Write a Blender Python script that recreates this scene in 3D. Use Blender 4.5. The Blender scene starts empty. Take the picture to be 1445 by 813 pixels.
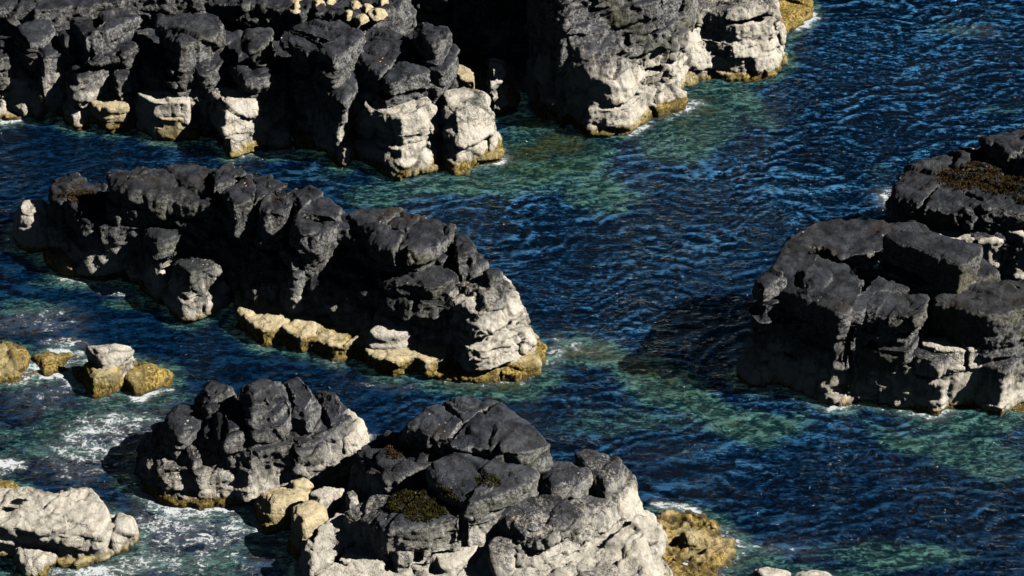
import bpy, bmesh, math, random
import numpy as np
from mathutils import Vector, noise as mnoise
from mathutils.bvhtree import BVHTree

random.seed(7)
SC = bpy.context.scene
COL = SC.collection
R = math.radians

# ------------------------------------------------------------------ camera
PITCH, DIST, FPX = R(35.0), 80.0, 3853.0
CP = Vector((0, -DIST * math.cos(PITCH), DIST * math.sin(PITCH)))
FW = Vector((0, math.cos(PITCH), -math.sin(PITCH)))
UP = Vector((0, math.sin(PITCH), math.cos(PITCH)))


def P(u, v, z=0.0):
    """point of the place, at height z, that the photograph shows at (u, v)"""
    d = Vector((1, 0, 0)) * ((u - 722.5) / FPX) + FW - UP * ((v - 406.5) / FPX)
    t = (z - CP.z) / d.z
    return CP + d * t


cam_d = bpy.data.cameras.new('camera')
cam_d.sensor_width = 36
cam_d.lens = 36 * FPX / 1445
cam_d.clip_start = 1
cam_d.clip_end = 3000
cam = bpy.data.objects.new('camera', cam_d)
cam.location = CP
cam.rotation_euler = (math.pi / 2 - PITCH, 0, 0)
COL.objects.link(cam)
SC.camera = cam

# ------------------------------------------------------------------ light
SUN_DIR = Vector((0.74, -0.13, 0.66)).normalized()
elev = math.asin(SUN_DIR.z)
az = math.atan2(SUN_DIR.x, SUN_DIR.y)
sd = bpy.data.lights.new('sun', 'SUN')
sd.energy = 5.0
sd.angle = R(0.5)
sd.color = (1.0, 0.97, 0.91)
so = bpy.data.objects.new('sun', sd)
so.rotation_euler = (-SUN_DIR).to_track_quat('-Z', 'Y').to_euler()
so.location = SUN_DIR * 60
COL.objects.link(so)

w = bpy.data.worlds.new('World')
SC.world = w
w.use_nodes = True
nt = w.node_tree
bg = nt.nodes['Background']
sky = nt.nodes.new('ShaderNodeTexSky')
sky.sky_type = 'NISHITA'
sky.sun_disc = False
sky.sun_elevation = elev
sky.sun_rotation = az
sky.air_density = 1.0
sky.dust_density = 0.3
sky.ozone_density = 2.0
nt.links.new(sky.outputs[0], bg.inputs[0])
bg.inputs[1].default_value = 0.006

SC.view_settings.view_transform = 'Standard'
SC.view_settings.look = 'None'
SC.view_settings.exposure = 0
SC.view_settings.gamma = 1
SC.render.engine = 'CYCLES'
SC.cycles.transparent_max_bounces = 12
SC.cycles.max_bounces = 6
SC.cycles.diffuse_bounces = 0
SC.cycles.caustics_reflective = False
SC.cycles.caustics_refractive = False

# ------------------------------------------------------------------ numpy noise


def _h(i, j, k, s):
    n = (i.astype(np.int64) * 73856093) ^ (j.astype(np.int64) * 19349663) ^ (k.astype(np.int64) * 83492791) ^ (s * 2654435761)
    n = (n ^ (n >> 13)) * 1274126177
    n = n & 0x7fffffff
    n = (n ^ (n >> 15)) * 2246822519
    n = n & 0x7fffffff
    return (n ^ (n >> 12)) & 0xffffff


def hashf(i, j, k, s=0):
    return _h(i, j, k, s) / float(0xffffff)


def vnoise(p, s=0):
    f = np.floor(p)
    t = p - f
    t = t * t * t * (t * (t * 6 - 15) + 10)
    i, j, k = f[:, 0], f[:, 1], f[:, 2]
    r = 0
    for a in (0, 1):
        wa = t[:, 0] if a else 1 - t[:, 0]
        for b in (0, 1):
            wb = t[:, 1] if b else 1 - t[:, 1]
            for c in (0, 1):
                wc = t[:, 2] if c else 1 - t[:, 2]
                r = r + wa * wb * wc * hashf(i + a, j + b, k + c, s)
    return r * 2 - 1


def fbm(p, o=4, s=0, g=0.5):
    r, a = 0, 1.0
    for q in range(o):
        r = r + a * vnoise(p * (2.03 ** q) + 17.3 * q, s + q)
        a *= g
    return r


def cells(p, s=0, jit=0.85, box=False, tilt=0.0):
    """F1, F2, id of nearest for each point"""
    if box:
        ca_, sa_ = math.cos(.62), math.sin(.62)
        p = np.stack([p[:, 0] * ca_ - p[:, 1] * sa_, p[:, 0] * sa_ + p[:, 1] * ca_, p[:, 2]], 1)
    T = np.zeros(len(p))
    f = np.floor(p)
    n = len(p)
    F1 = np.full(n, 9.0)
    F2 = np.full(n, 9.0)
    ID = np.zeros(n)
    for a in (-1, 0, 1):
        for b in (-1, 0, 1):
            for c in (-1, 0, 1):
                i, j, k = f[:, 0] + a, f[:, 1] + b, f[:, 2] + c
                dx = i + .5 + (hashf(i, j, k, s + 1) - .5) * jit - p[:, 0]
                dy = j + .5 + (hashf(i, j, k, s + 2) - .5) * jit - p[:, 1]
                dz = k + .5 + (hashf(i, j, k, s + 3) - .5) * jit - p[:, 2]
                if box:
                    d = (np.abs(dx) ** 4 + np.abs(dy) ** 4 + np.abs(dz) ** 4) ** .25
                else:
                    d = np.sqrt(dx * dx + dy * dy + dz * dz)
                hid = hashf(i, j, k, s + 4)
                near = d < F1
                F2 = np.where(near, F1, np.minimum(F2, d))
                ID = np.where(near, hid, ID)
                if tilt:
                    tl = ((hashf(i, j, k, s + 5) - .5) * dx + (hashf(i, j, k, s + 6) - .5) * dy + (hashf(i, j, k, s + 7) - .5) * dz) * 2 * tilt
                    T = np.where(near, tl, T)
                F1 = np.where(near, d, F1)
    return (F1, F2, ID, T) if tilt else (F1, F2, ID)


# ------------------------------------------------------------------ node helpers
class NB:
    def __init__(self, mat):
        mat.use_nodes = True
        self.t = mat.node_tree
        for n in list(self.t.nodes):
            self.t.nodes.remove(n)

    def n(self, typ, **kw):
        x = self.t.nodes.new(typ)
        for k, v in kw.items():
            setattr(x, k, v)
        return x

    def lk(self, a, b):
        self.t.links.new(a, b)

    def val(self, sock, v):
        if isinstance(v, (int, float)):
            sock.default_value = v
        elif isinstance(v, (tuple, list)):
            sock.default_value = (*v, 1.0) if len(v) == 3 and sock.type == 'RGBA' else v
        else:
            self.lk(v, sock)

    def m(self, op, a, b=0.0, c=0.0, clamp=False):
        x = self.n('ShaderNodeMath', operation=op, use_clamp=clamp)
        self.val(x.inputs[0], a)
        self.val(x.inputs[1], b)
        self.val(x.inputs[2], c)
        return x.outputs[0]

    def ss(self, v, lo, hi, a=0.0, b=1.0):
        x = self.n('ShaderNodeMapRange', interpolation_type='SMOOTHSTEP')
        self.val(x.inputs[0], v)
        self.val(x.inputs[1], lo)
        self.val(x.inputs[2], hi)
        self.val(x.inputs[3], a)
        self.val(x.inputs[4], b)
        return x.outputs[0]

    def mix(self, f, a, b, blend='MIX'):
        x = self.n('ShaderNodeMix', data_type='RGBA', blend_type=blend)
        self.val(x.inputs[0], f)
        self.val(x.inputs[6], a)
        self.val(x.inputs[7], b)
        return x.outputs[2]

    def map(self, vec, scale, loc=(0, 0, 0), rot=(0, 0, 0)):
        x = self.n('ShaderNodeMapping')
        self.lk(vec, x.inputs[0])
        x.inputs['Scale'].default_value = scale
        x.inputs['Location'].default_value = loc
        x.inputs['Rotation'].default_value = rot
        return x.outputs[0]

    def noise(self, vec, scale, detail=4, rough=0.55, dist=0.0):
        x = self.n('ShaderNodeTexNoise')
        self.lk(vec, x.inputs['Vector'])
        x.inputs['Scale'].default_value = scale
        x.inputs['Detail'].default_value = detail
        x.inputs['Roughness'].default_value = rough
        x.inputs['Distortion'].default_value = dist
        return x.outputs[0]

    def voro(self, vec, scale, feature='DISTANCE_TO_EDGE', rnd=1.0):
        x = self.n('ShaderNodeTexVoronoi', feature=feature)
        self.lk(vec, x.inputs['Vector'])
        x.inputs['Scale'].default_value = scale
        x.inputs['Randomness'].default_value = rnd
        return x.outputs['Distance']

    def attr(self, name):
        x = self.n('ShaderNodeAttribute', attribute_name=name)
        return x.outputs['Fac']


def rock_mat(name, pale=1.0, alg=0.3, top=1.0, lich=0.5, moss=0.0, spread=.9, tint=(1, 1, 1)):
    """sea-washed jointed rock. pale: height of the bleached barnacle band, alg: height of the weed,
    top: brightness of the dark lichen crust"""
    m = bpy.data.materials.new(name)
    b = NB(m)
    geo = b.n('ShaderNodeNewGeometry')
    pos = geo.outputs['Position']
    sx = b.n('ShaderNodeSeparateXYZ'); b.lk(pos, sx.inputs[0])
    sn = b.n('ShaderNodeSeparateXYZ'); b.lk(geo.outputs['Normal'], sn.inputs[0])
    z = sx.outputs[2]
    nz = sn.outputs[2]
    steep = b.ss(nz, 0.25, 0.85, 1.0, 0.0)
    streak = b.noise(b.map(pos, (1, 1, 0.13)), 5.5, 5, 0.6)
    big = b.noise(pos, 0.55, 3, 0.55)
    mid = b.noise(pos, 2.2, 5, 0.65)
    fine = b.noise(pos, 13.0, 6, 0.75)
    grit = b.noise(pos, 38.0, 3, 0.7)
    # dark crust and grey sides
    dark = b.mix(b.ss(mid, .35, .65), (0.016 * top, 0.018 * top, 0.025 * top), (0.066 * top, 0.070 * top, 0.084 * top))
    grey = b.mix(b.ss(fine, .35, .65), (0.12 * top, 0.12 * top, 0.12 * top), (0.42 * top, 0.41 * top, 0.39 * top))
    sf = b.m('MULTIPLY', steep, b.ss(b.m('ADD', fine, b.m('MULTIPLY', streak, 0.6)), .62, .88))
    c = b.mix(sf, dark, grey)
    # greenish lichen on the sides
    lf = b.m('MULTIPLY', b.ss(b.m('ADD', big, b.m('MULTIPLY', fine, .35)), .66, .8), b.m('MULTIPLY', b.ss(nz, -.1, .75, 1, .12), lich))
    c = b.mix(lf, c, (0.20, 0.19, 0.105))
    # pepper
    c = b.mix(b.ss(grit, .60, .72, 0, .45), c, (0.22, 0.215, 0.2))
    c = b.mix(b.ss(grit, .45, .30, 0, .6), c, (0.012, 0.012, 0.014))
    # brown weathered patches on tops
    bp = b.m('MULTIPLY', b.ss(b.noise(b.map(pos, (1, 1, 1), (31, 7, 3)), .9, 4, .6), .58, .68), b.ss(nz, .55, .9, 0, .55 + moss))
    c = b.mix(bp, c, (0.075, 0.05, 0.033))
    # bleached band
    zz = b.m('ADD', z, b.m('MULTIPLY', b.m('SUBTRACT', streak, .5), b.m('MULTIPLY_ADD', steep, 2.4, .6)))
    zz = b.m('ADD', zz, b.m('MULTIPLY', b.m('SUBTRACT', big, .5), 2.4))
    zz = b.m('ADD', zz, b.m('MULTIPLY', b.m('SUBTRACT', fine, .5), 2.6 * spread))
    zz = b.m('ADD', zz, b.m('MULTIPLY', b.m('SUBTRACT', grit, .5), 1.4 * spread))
    pf = b.ss(zz, pale - .2, pale + .25 + .35 * spread, 1, 0)
    pcol = b.mix(b.ss(fine, .3, .7), tuple(x * t for x, t in zip((0.74, 0.66, 0.535), tint)), tuple(x * t for x, t in zip((0.97, 0.91, 0.79), tint)))
    pcol = b.mix(b.ss(mid, .54, .7, 0, .45), pcol, (0.48, 0.35, 0.20))
    pcol = b.mix(b.ss(streak, .33, .26, 0, .6), pcol, (0.10, 0.09, 0.08))
    c = b.mix(pf, c, pcol)
    # weed
    za = b.m('ADD', z, b.m('MULTIPLY', b.m('SUBTRACT', mid, .5), .75))
    za = b.m('ADD', za, b.m('MULTIPLY', b.m('SUBTRACT', streak, .5), .5))
    af = b.ss(za, alg - .1, alg + .14, 1, 0)
    acol = b.mix(b.ss(fine, .35, .62), (0.20, 0.12, 0.022), (0.86, 0.63, 0.18))
    acol = b.mix(b.ss(b.noise(b.map(pos, (1, 1, .35)), 14, 6, .75), .40, .54), (0.10, 0.068, 0.02), acol)
    acol = b.mix(b.ss(big, .5, .62, 0, .65), acol, (0.82, 0.68, 0.38))
    acol = b.mix(b.ss(b.noise(pos, 1.3, 4, .6), .52, .62, 0, .6), acol, (0.16, 0.12, 0.05))
    acol = b.mix(b.ss(mid, .5, .65, 0, .6), acol, (0.40, 0.34, 0.12))
    c = b.mix(af, c, acol)
    # wet dark foot
    wf = b.ss(b.m('ADD', z, b.m('MULTIPLY', b.m('SUBTRACT', mid, .5), .3)), .02, .14, .7, 0)
    c = b.mix(wf, c, (0.03, 0.022, 0.008))
    # cracks
    wn_ = b.n('ShaderNodeTexNoise'); wn_.inputs['Scale'].default_value = 2.4; wn_.inputs['Detail'].default_value = 5; wn_.inputs['Roughness'].default_value = .65
    b.lk(pos, wn_.inputs['Vector'])
    wq_ = b.n('ShaderNodeVectorMath', operation='MULTIPLY_ADD')
    b.lk(wn_.outputs[1], wq_.inputs[0]); wq_.inputs[1].default_value = (.75, .75, .75); b.lk(b.map(pos, (1.0, 1.5, 1.2), (0, 0, 0), (0, 0, .6)), wq_.inputs[2])
    ck = b.voro(wq_.outputs[0], 1.25)
    ckf = b.m('MULTIPLY', b.ss(ck, .0, .02, .5, 0), b.ss(mid, .47, .58))
    c = b.mix(ckf, c, (0.01, 0.009, 0.008))
    cav = b.attr('cav')
    c = b.mix(b.m('MULTIPLY', cav, .8), c, (0.010, 0.009, 0.008))
    pt = geo.outputs['Pointiness']
    c = b.mix(b.ss(pt, .53, .62, 0, .35), c, (0.38, 0.36, 0.32))
    sp = b.voro(b.map(pos, (1, 1, .5)), 6.0, 'F1')
    spf = b.m('MULTIPLY', b.ss(sp, .13, .2, 1, 0), b.m('MULTIPLY', b.ss(b.noise(b.map(pos, (1, 1, 1), (3, 9, 4)), .8, 3, .6), .60, .66), b.ss(nz, .5, .8)))
    c = b.mix(spf, c, (0.8, 0.8, 0.78))
    # bump
    h = b.m('ADD', b.m('MULTIPLY', mid, 1.0), b.m('MULTIPLY', fine, .75))
    h = b.m('ADD', h, b.m('MULTIPLY', grit, .22))
    h = b.m('ADD', h, b.m('MULTIPLY', streak, .5))
    h = b.m('ADD', h, b.m('MULTIPLY', b.ss(ck, 0, .05, -.35, 0), b.ss(mid, .42, .56)))
    bump = b.n('ShaderNodeBump')
    bump.inputs['Strength'].default_value = .8
    bump.inputs['Distance'].default_value = .09
    b.lk(h, bump.inputs['Height'])
    bs = b.n('ShaderNodeBsdfPrincipled')
    b.val(bs.inputs['Base Color'], c)
    b.val(bs.inputs['Roughness'], b.m('SUBTRACT', .9, b.m('MULTIPLY', wf, .6)))
    bs.inputs['Specular IOR Level'].default_value = .25
    b.lk(bump.outputs[0], bs.inputs['Normal'])
    o = b.n('ShaderNodeOutputMaterial')
    b.lk(bs.outputs[0], o.inputs[0])
    return m


M_CRAG = rock_mat('crag_rock', pale=.95, alg=.22, top=1.1)
M_CRAGH = rock_mat('headland_rock', pale=1.9, alg=.3, top=1.35, lich=.9)
M_UP = rock_mat('upper_rock', pale=1.05, alg=.22, top=1.2)
M_RIGHT = rock_mat('right_rock', pale=1.0, alg=.12, lich=.7, top=1.15, spread=.7)  # bleached band lowered so shade on the left wall is partly in the colour
M_DARK = rock_mat('dark_crag', pale=.6, alg=.12, lich=.4)  # low bleached band also paints in the shade on the ridge faces
M_STACK = rock_mat('stack_rock', pale=.7, alg=.3, top=1.25, moss=.3, spread=1.4)
M_LOW = rock_mat('low_rock', pale=1.3, alg=.1, top=1.5, moss=.2, spread=1.3)
M_LEDGE = rock_mat('ledge_rock', pale=6, alg=.42, tint=(1, .90, .66))
M_PALE = rock_mat('pale_rock', pale=9, alg=.16)
M_NOSE = rock_mat('bleached_nose_rock', pale=2.0, alg=.35, top=1.4, spread=.8)
M_SHELF = rock_mat('awash_shelf_rock', pale=4, alg=.16, tint=(.9, .66, .36))
M_WEED = rock_mat('weedy_rock', pale=4, alg=.75)

# ------------------------------------------------------------------ rock blocks
TREES = []       # (bvh) of finished rock, for things that sit on it
FOOT = []        # waterline samples


def resample(pts, step=.3):
    out = []
    n = len(pts)
    for i in range(n):
        a, c = pts[i], pts[(i + 1) % n]
        k = max(1, int((c - a).length / step))
        for q in range(k):
            out.append(a.lerp(c, q / k))
    return out


def chaikin(pts, f=.18):
    out = []
    n = len(pts)
    for i in range(n):
        a, c = pts[i], pts[(i + 1) % n]
        out.append(a.lerp(c, f))
        out.append(a.lerp(c, 1 - f))
    return out


_seed = [0]


def fracture(bm, rr, size, vox, slip):
    """split a block along its joint planes and beds; the pieces slip a little, leaving steps and open cracks"""
    base = .62 + rr.uniform(-.25, .25)
    out = bmesh.new()
    top_z = max(v.co.z for v in bm.verts)

    def bounds(b_, d):
        v = [x.co.dot(d) for x in b_.verts]
        return min(v), max(v)

    def rec(b_, depth):
        if len(b_.verts) < 4:
            b_.free(); return
        a = base + rr.uniform(-.22, .22)
        tl = rr.uniform(-.16, .16)
        dirs = [(Vector((math.cos(a), -math.sin(a), tl)).normalized(), size), (Vector((math.sin(a), math.cos(a), tl)).normalized(), size),
                (Vector((rr.uniform(-.12, .12), rr.uniform(-.12, .12), 1)).normalized(), size * .62)]
        best = None
        for d, sz in dirs:
            lo, hi = bounds(b_, d)
            q_ = (hi - lo) / sz
            if best is None or q_ > best[0]:
                best = (q_, d, lo, hi)
        if best[0] < rr.uniform(1.1, 2.1) or depth > 7:
            me_ = bpy.data.meshes.new('t')
            c_ = sum((v.co for v in b_.verts), Vector()) / len(b_.verts)
            gap = vox * rr.uniform(.4, 1.6)
            lo_ = [min(v.co[k] for v in b_.verts) for k in range(3)]
            hi_ = [max(v.co[k] for v in b_.verts) for k in range(3)]
            deepf = max(0, min(1, (top_z - c_.z) / 3.0))
            sc_ = [(1 + .05 * deepf if k < 2 else 1) * max(.6, 1 - gap / max(.2, hi_[k] - lo_[k])) for k in range(3)]
            off = Vector((rr.gauss(0, .07), rr.gauss(0, .07) - .06 * deepf, rr.gauss(-.02, .055))) * slip
            rot = [rr.gauss(0, .055) * slip for _ in range(3)]
            from mathutils import Euler
            M_ = Euler(rot).to_matrix()
            for v in b_.verts:
                r_ = v.co - c_
                r_ = Vector((r_.x * sc_[0], r_.y * sc_[1], r_.z * sc_[2]))
                v.co = c_ + M_ @ r_ + off
            b_.to_mesh(me_)
            out.from_mesh(me_)
            bpy.data.meshes.remove(me_)
            b_.free()
            return
        q_, d, lo, hi = best
        pt = d * (lo + (hi - lo) * rr.uniform(.36, .64))
        other = b_.copy()
        for bb, inner in ((b_, False), (other, True)):
            g = bb.verts[:] + bb.edges[:] + bb.faces[:]
            r = bmesh.ops.bisect_plane(bb, geom=g, dist=1e-4, plane_co=pt, plane_no=d, clear_outer=not inner, clear_inner=inner)
            ed = [e for e in bb.edges if e.is_boundary]
            if ed:
                bmesh.ops.holes_fill(bb, edges=ed, sides=0)
        rec(b_, depth + 1)
        rec(other, depth + 1)

    rec(bm, 0)
    bmesh.ops.triangulate(out, faces=[f for f in out.faces if len(f.verts) > 4])
    return out


def rock_block(name, poly, z, mat, parent=None, flare=.35, skew=(0, 0), rnd=.13, dome=.06, vox=.042,
               bot=-.8, bed=.5, step=.09, rough=1.0, joint=1.0, wedge=None, piece=1.15, slip=1.0, wc=.3):
    _seed[0] += 1
    sd_ = _seed[0]
    rr = random.Random(sd_)
    flat_ = name in ('ledge', 'shelf', 'slab', 'step_block', 'white_slab')
    if flat_:
        joint = min(joint, .35)
        rough = min(rough, .75) if rough <= 1 else rough
        flare *= .6
        rnd = min(rnd, .06)
        dome = 0
        piece = min(piece, .8)
        slip = max(slip, .9)
    else:
        flare = flare * (.4 if mat is M_UP else .85) if mat in (M_UP, M_DARK, M_CRAG, M_RIGHT) else flare
    top = []
    if wedge is None:
        wedge = 0 if ('mass' in name or name in ('ledge', 'shelf', 'slab', 'step_block', 'white_slab', 'rock_face')) else (.1 if mat in (M_DARK, M_STACK) else .24)
    ul, ur = min(q[0] for q in poly), max(q[0] for q in poly)
    vc = sum(q[1] for q in poly) / len(poly)
    uc = ul + wc * (ur - ul)
    poly2 = []
    for i, q in enumerate(poly):
        nq = poly[(i + 1) % len(poly)]
        poly2.append(q)
        if (q[0] - uc) * (nq[0] - uc) < 0 and (q[1] + nq[1]) / 2 > vc:
            f = (uc - q[0]) / (nq[0] - q[0])
            poly2.append(tuple(a + (c - a) * f for a, c in zip(q, nq)))
    poly = []
    for q in poly2:
        if q[1] > vc:
            t_ = (q[0] - ul) / (uc - ul) if q[0] < uc else (ur - q[0]) / (ur - uc)
            q = (q[0], q[1] + wedge * min(90, ur - ul) * (t_ - .65), *q[2:])
        poly.append(q)
    for q in poly:
        zz = q[2] if len(q) > 2 else z
        top.append(P(q[0], q[1], zz))
    area = sum(a.x * c.y - c.x * a.y for a, c in zip(top, top[1:] + top[:1]))
    if area < 0:
        top.reverse()
    top = resample(chaikin(top, .1), .3)
    n = len(top)
    cen = sum(top, Vector()) / n
    zt = cen.z
    size = max((t - cen).length for t in top)
    rnd = min(rnd, size * .35)
    # outward directions in plan
    outd = []
    for i in range(n):
        t = top[(i + 1) % n] - top[i - 1]
        d = Vector((t.y, -t.x, 0))
        d = d.normalized() if d.length > 1e-6 else Vector((1, 0, 0))
        rad = (top[i] - cen); rad.z = 0
        rad = rad.normalized() if rad.length > 1e-6 else d
        outd.append((d + rad * .9).normalized())
    for _ in range(3):
        outd = [(outd[i - 1] + outd[i] * 1.2 + outd[(i + 1) % n]).normalized() for i in range(n)]
    rings = []
    # layer heights as fraction of the way down
    H = zt - bot
    nb = max(2, int(H / bed))
    cuts = sorted([rr.uniform(.12, .95) for _ in range(nb - 1)])
    fr = [0.0] + cuts + [1.0]
    base_j = [mnoise.noise(Vector((t.x * 1.1, t.y * 1.1, sd_ * 3.1))) * .09 for t in top]
    verts = []
    # dome centre rings
    for s, dz in ((.4, dome), (.72, dome * .75)):
        rings.append([cen.lerp(t, s) + Vector((0, 0, dz + mnoise.noise(Vector((t.x, t.y, sd_))) * .06)) for t in top])
    rings.append([t - outd[i] * rnd + Vector((0, 0, dome * .3)) for i, t in enumerate(top)])
    rings.append([t - outd[i] * rnd * .35 + Vector((0, 0, -rnd * .22)) for i, t in enumerate(top)])
    first = True
    for li in range(len(fr) - 1):
        off = 0 if first else rr.uniform(-step, step * 1.3)
        for e, f in enumerate((fr[li], fr[li + 1])):
            f2 = f + (.02 if e == 0 else -.02)
            if first and e == 0:
                f2 = min(rnd / H, .12)
            ring = []
            for i, t in enumerate(top):
                zz = t.z + (bot - t.z) * f2
                jj = base_j[i] * (0.4 + f2) + (0 if first else mnoise.noise(Vector((t.x * 1.7, t.y * 1.7, li * 5.3 + sd_))) * step)
                o = outd[i] * (flare * f2 + off + jj)
                ring.append(Vector((t.x + o.x + skew[0] * f2, t.y + o.y + skew[1] * f2, zz)))
            rings.append(ring)
        first = False
    bm = bmesh.new()
    vr = [[bm.verts.new(q) for q in r] for r in rings]
    bm.faces.new(vr[0])
    for a, c in zip(vr, vr[1:]):
        for i in range(n):
            j = (i + 1) % n
            bm.faces.new((a[i], c[i], c[j], a[j]))
    bm.faces.new(list(reversed(vr[-1])))
    bmesh.ops.triangulate(bm, faces=[f for f in bm.faces if len(f.verts) > 4])
    bmesh.ops.recalc_face_normals(bm, faces=bm.faces)
    bm = fracture(bm, rr, piece * (1.25 if 'mass' in name else 1.0), vox, slip * (.4 if flat_ else 1.0))
    me = bpy.data.meshes.new('tmp')
    bm.to_mesh(me); bm.free()
    ob = bpy.data.objects.new('tmp', me)
    COL.objects.link(ob)
    md = ob.modifiers.new('r', 'REMESH')
    md.mode = 'VOXEL'; md.voxel_size = vox; md.use_smooth_shade = True
    sm = ob.modifiers.new('s', 'SMOOTH')
    sm.iterations = 1
    dg = bpy.context.evaluated_depsgraph_get()
    dg.update()
    out = bpy.data.meshes.new_from_object(ob.evaluated_get(dg))
    bpy.data.objects.remove(ob)
    bpy.data.meshes.remove(me)
    # displacement
    N = len(out.vertices)
    co = np.empty(N * 3); out.vertices.foreach_get('co', co); co = co.reshape(-1, 3)
    no = np.empty(N * 3); out.vertices.foreach_get('normal', no); no = no.reshape(-1, 3)
    sc = min(1.0, .45 + size * .35)
    wp = np.stack([vnoise(co * .8 + 5, 1), vnoise(co * .8 + 50, 2), vnoise(co * .8 + 90, 3)], 1)
    wq = np.stack([vnoise(co * 3 + 5, 4), vnoise(co * 3 + 50, 5), vnoise(co * 3 + 90, 6)], 1)
    co1 = co + wp * .25 + wq * .05
    F1, F2, ID, T1 = cells(co1 * np.array([.55, .62, .95]), 3, box=True, tilt=.42)
    e1 = F2 - F1
    jm = np.clip(.65 + vnoise(co * .45, 89) * 1.1, .15, 1)
    g1 = np.exp(-(e1 / .04) ** 1.2) * jm
    F1b, F2b, IDb, T2 = cells((co1 + wq * .03) * np.array([1.5, 1.7, 2.2]), 11, box=True, tilt=.22)
    e2 = F2b - F1b
    msk = np.clip(.35 + vnoise(co * .9, 88) * 1.5, 0, 1)
    g2 = np.exp(-(e2 / .06) ** 1.3) * msk
    steep = np.clip(1 - np.abs(no[:, 2]), 0, 1)
    st = vnoise(co * np.array([5, 5, .8]), 31)
    st2 = vnoise(co * np.array([11, 11, 1.6]), 32)
    f1_ = fbm(co * 1.3, 4, 40)
    f2_ = fbm(co * 6.0, 4, 60, .65)
    rid = 1 - np.abs(vnoise(co * 3.1 + 9, 77)) * 2
    top_ = 1 - steep * .5
    d = (-.05 * g1 + (ID - .5) * .08 + T1 * .45) * joint * sc
    d += (-.05 * g2 + (IDb - .5) * .10 * (.3 + msk * .7) + T2 * .8 * (.3 + .7 * msk)) * sc * (.15 + .85 * joint) * .8
    d += (f1_ * .030 + f2_ * .028 + rid * .016) * rough * sc
    d += (st * .022 + st2 * .016) * steep * rough
    bed_s = vnoise(np.stack([co[:, 0] * .25, co[:, 1] * .25, co[:, 2] * 3.3 + wp[:, 0] * .5], 1), 99)
    d += np.sign(bed_s) * np.abs(bed_s) ** .5 * .035 * steep
    co2 = co + no * d[:, None]
    out.vertices.foreach_set('co', co2.ravel())
    cav = np.clip(g1 * .9 * joint + g2 * .5, 0, 1)
    at = out.attributes.new('cav', 'FLOAT', 'POINT')
    at.data.foreach_set('value', cav.astype(np.float32))
    # drop what lies deep under water
    bm = bmesh.new(); bm.from_mesh(out)
    kill = [v for v in bm.verts if v.co.z < bot + .12]
    bmesh.ops.delete(bm, geom=kill, context='VERTS')
    bm.to_mesh(out)
    TREES.append(BVHTree.FromBMesh(bm))
    for v in bm.verts:
        if abs(v.co.z) < .03 and (v.index % 3 == 0):
            FOOT.append((v.co.x, v.co.y))
    bm.free()
    out.name = name
    out.materials.clear(); out.materials.append(mat)
    out.polygons.foreach_set('use_smooth', [True] * len(out.polygons))
    ob = bpy.data.objects.new(name, out)
    COL.objects.link(ob)
    if parent:
        ob.parent = parent
        ob.matrix_parent_inverse = parent.matrix_world.inverted()
        ob.matrix_parent_inverse = __import__('mathutils').Matrix.Translation(-parent.location)
    return ob


def thing(name, label, cat, loc, group=None):
    o = bpy.data.objects.new(name, None)
    o.empty_display_size = .3
    COL.objects.link(o)
    o.location = loc
    o['label'] = label; o['category'] = cat
    if group:
        o['group'] = group
    return o


def tag(o, label, cat, group=None):
    o['label'] = label; o['category'] = cat
    if group:
        o['group'] = group
    return o


def crag(name, label, blocks, loc, cat='rock outcrop', group=None):
    """blocks: (part name, poly, z, material, kwargs)"""
    t = thing(name, label, cat, P(*loc), group)
    for bl in blocks:
        kw = bl[4] if len(bl) > 4 else {}
        rock_block(bl[0], bl[1], bl[2], bl[3], t, **kw)
    return t


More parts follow.
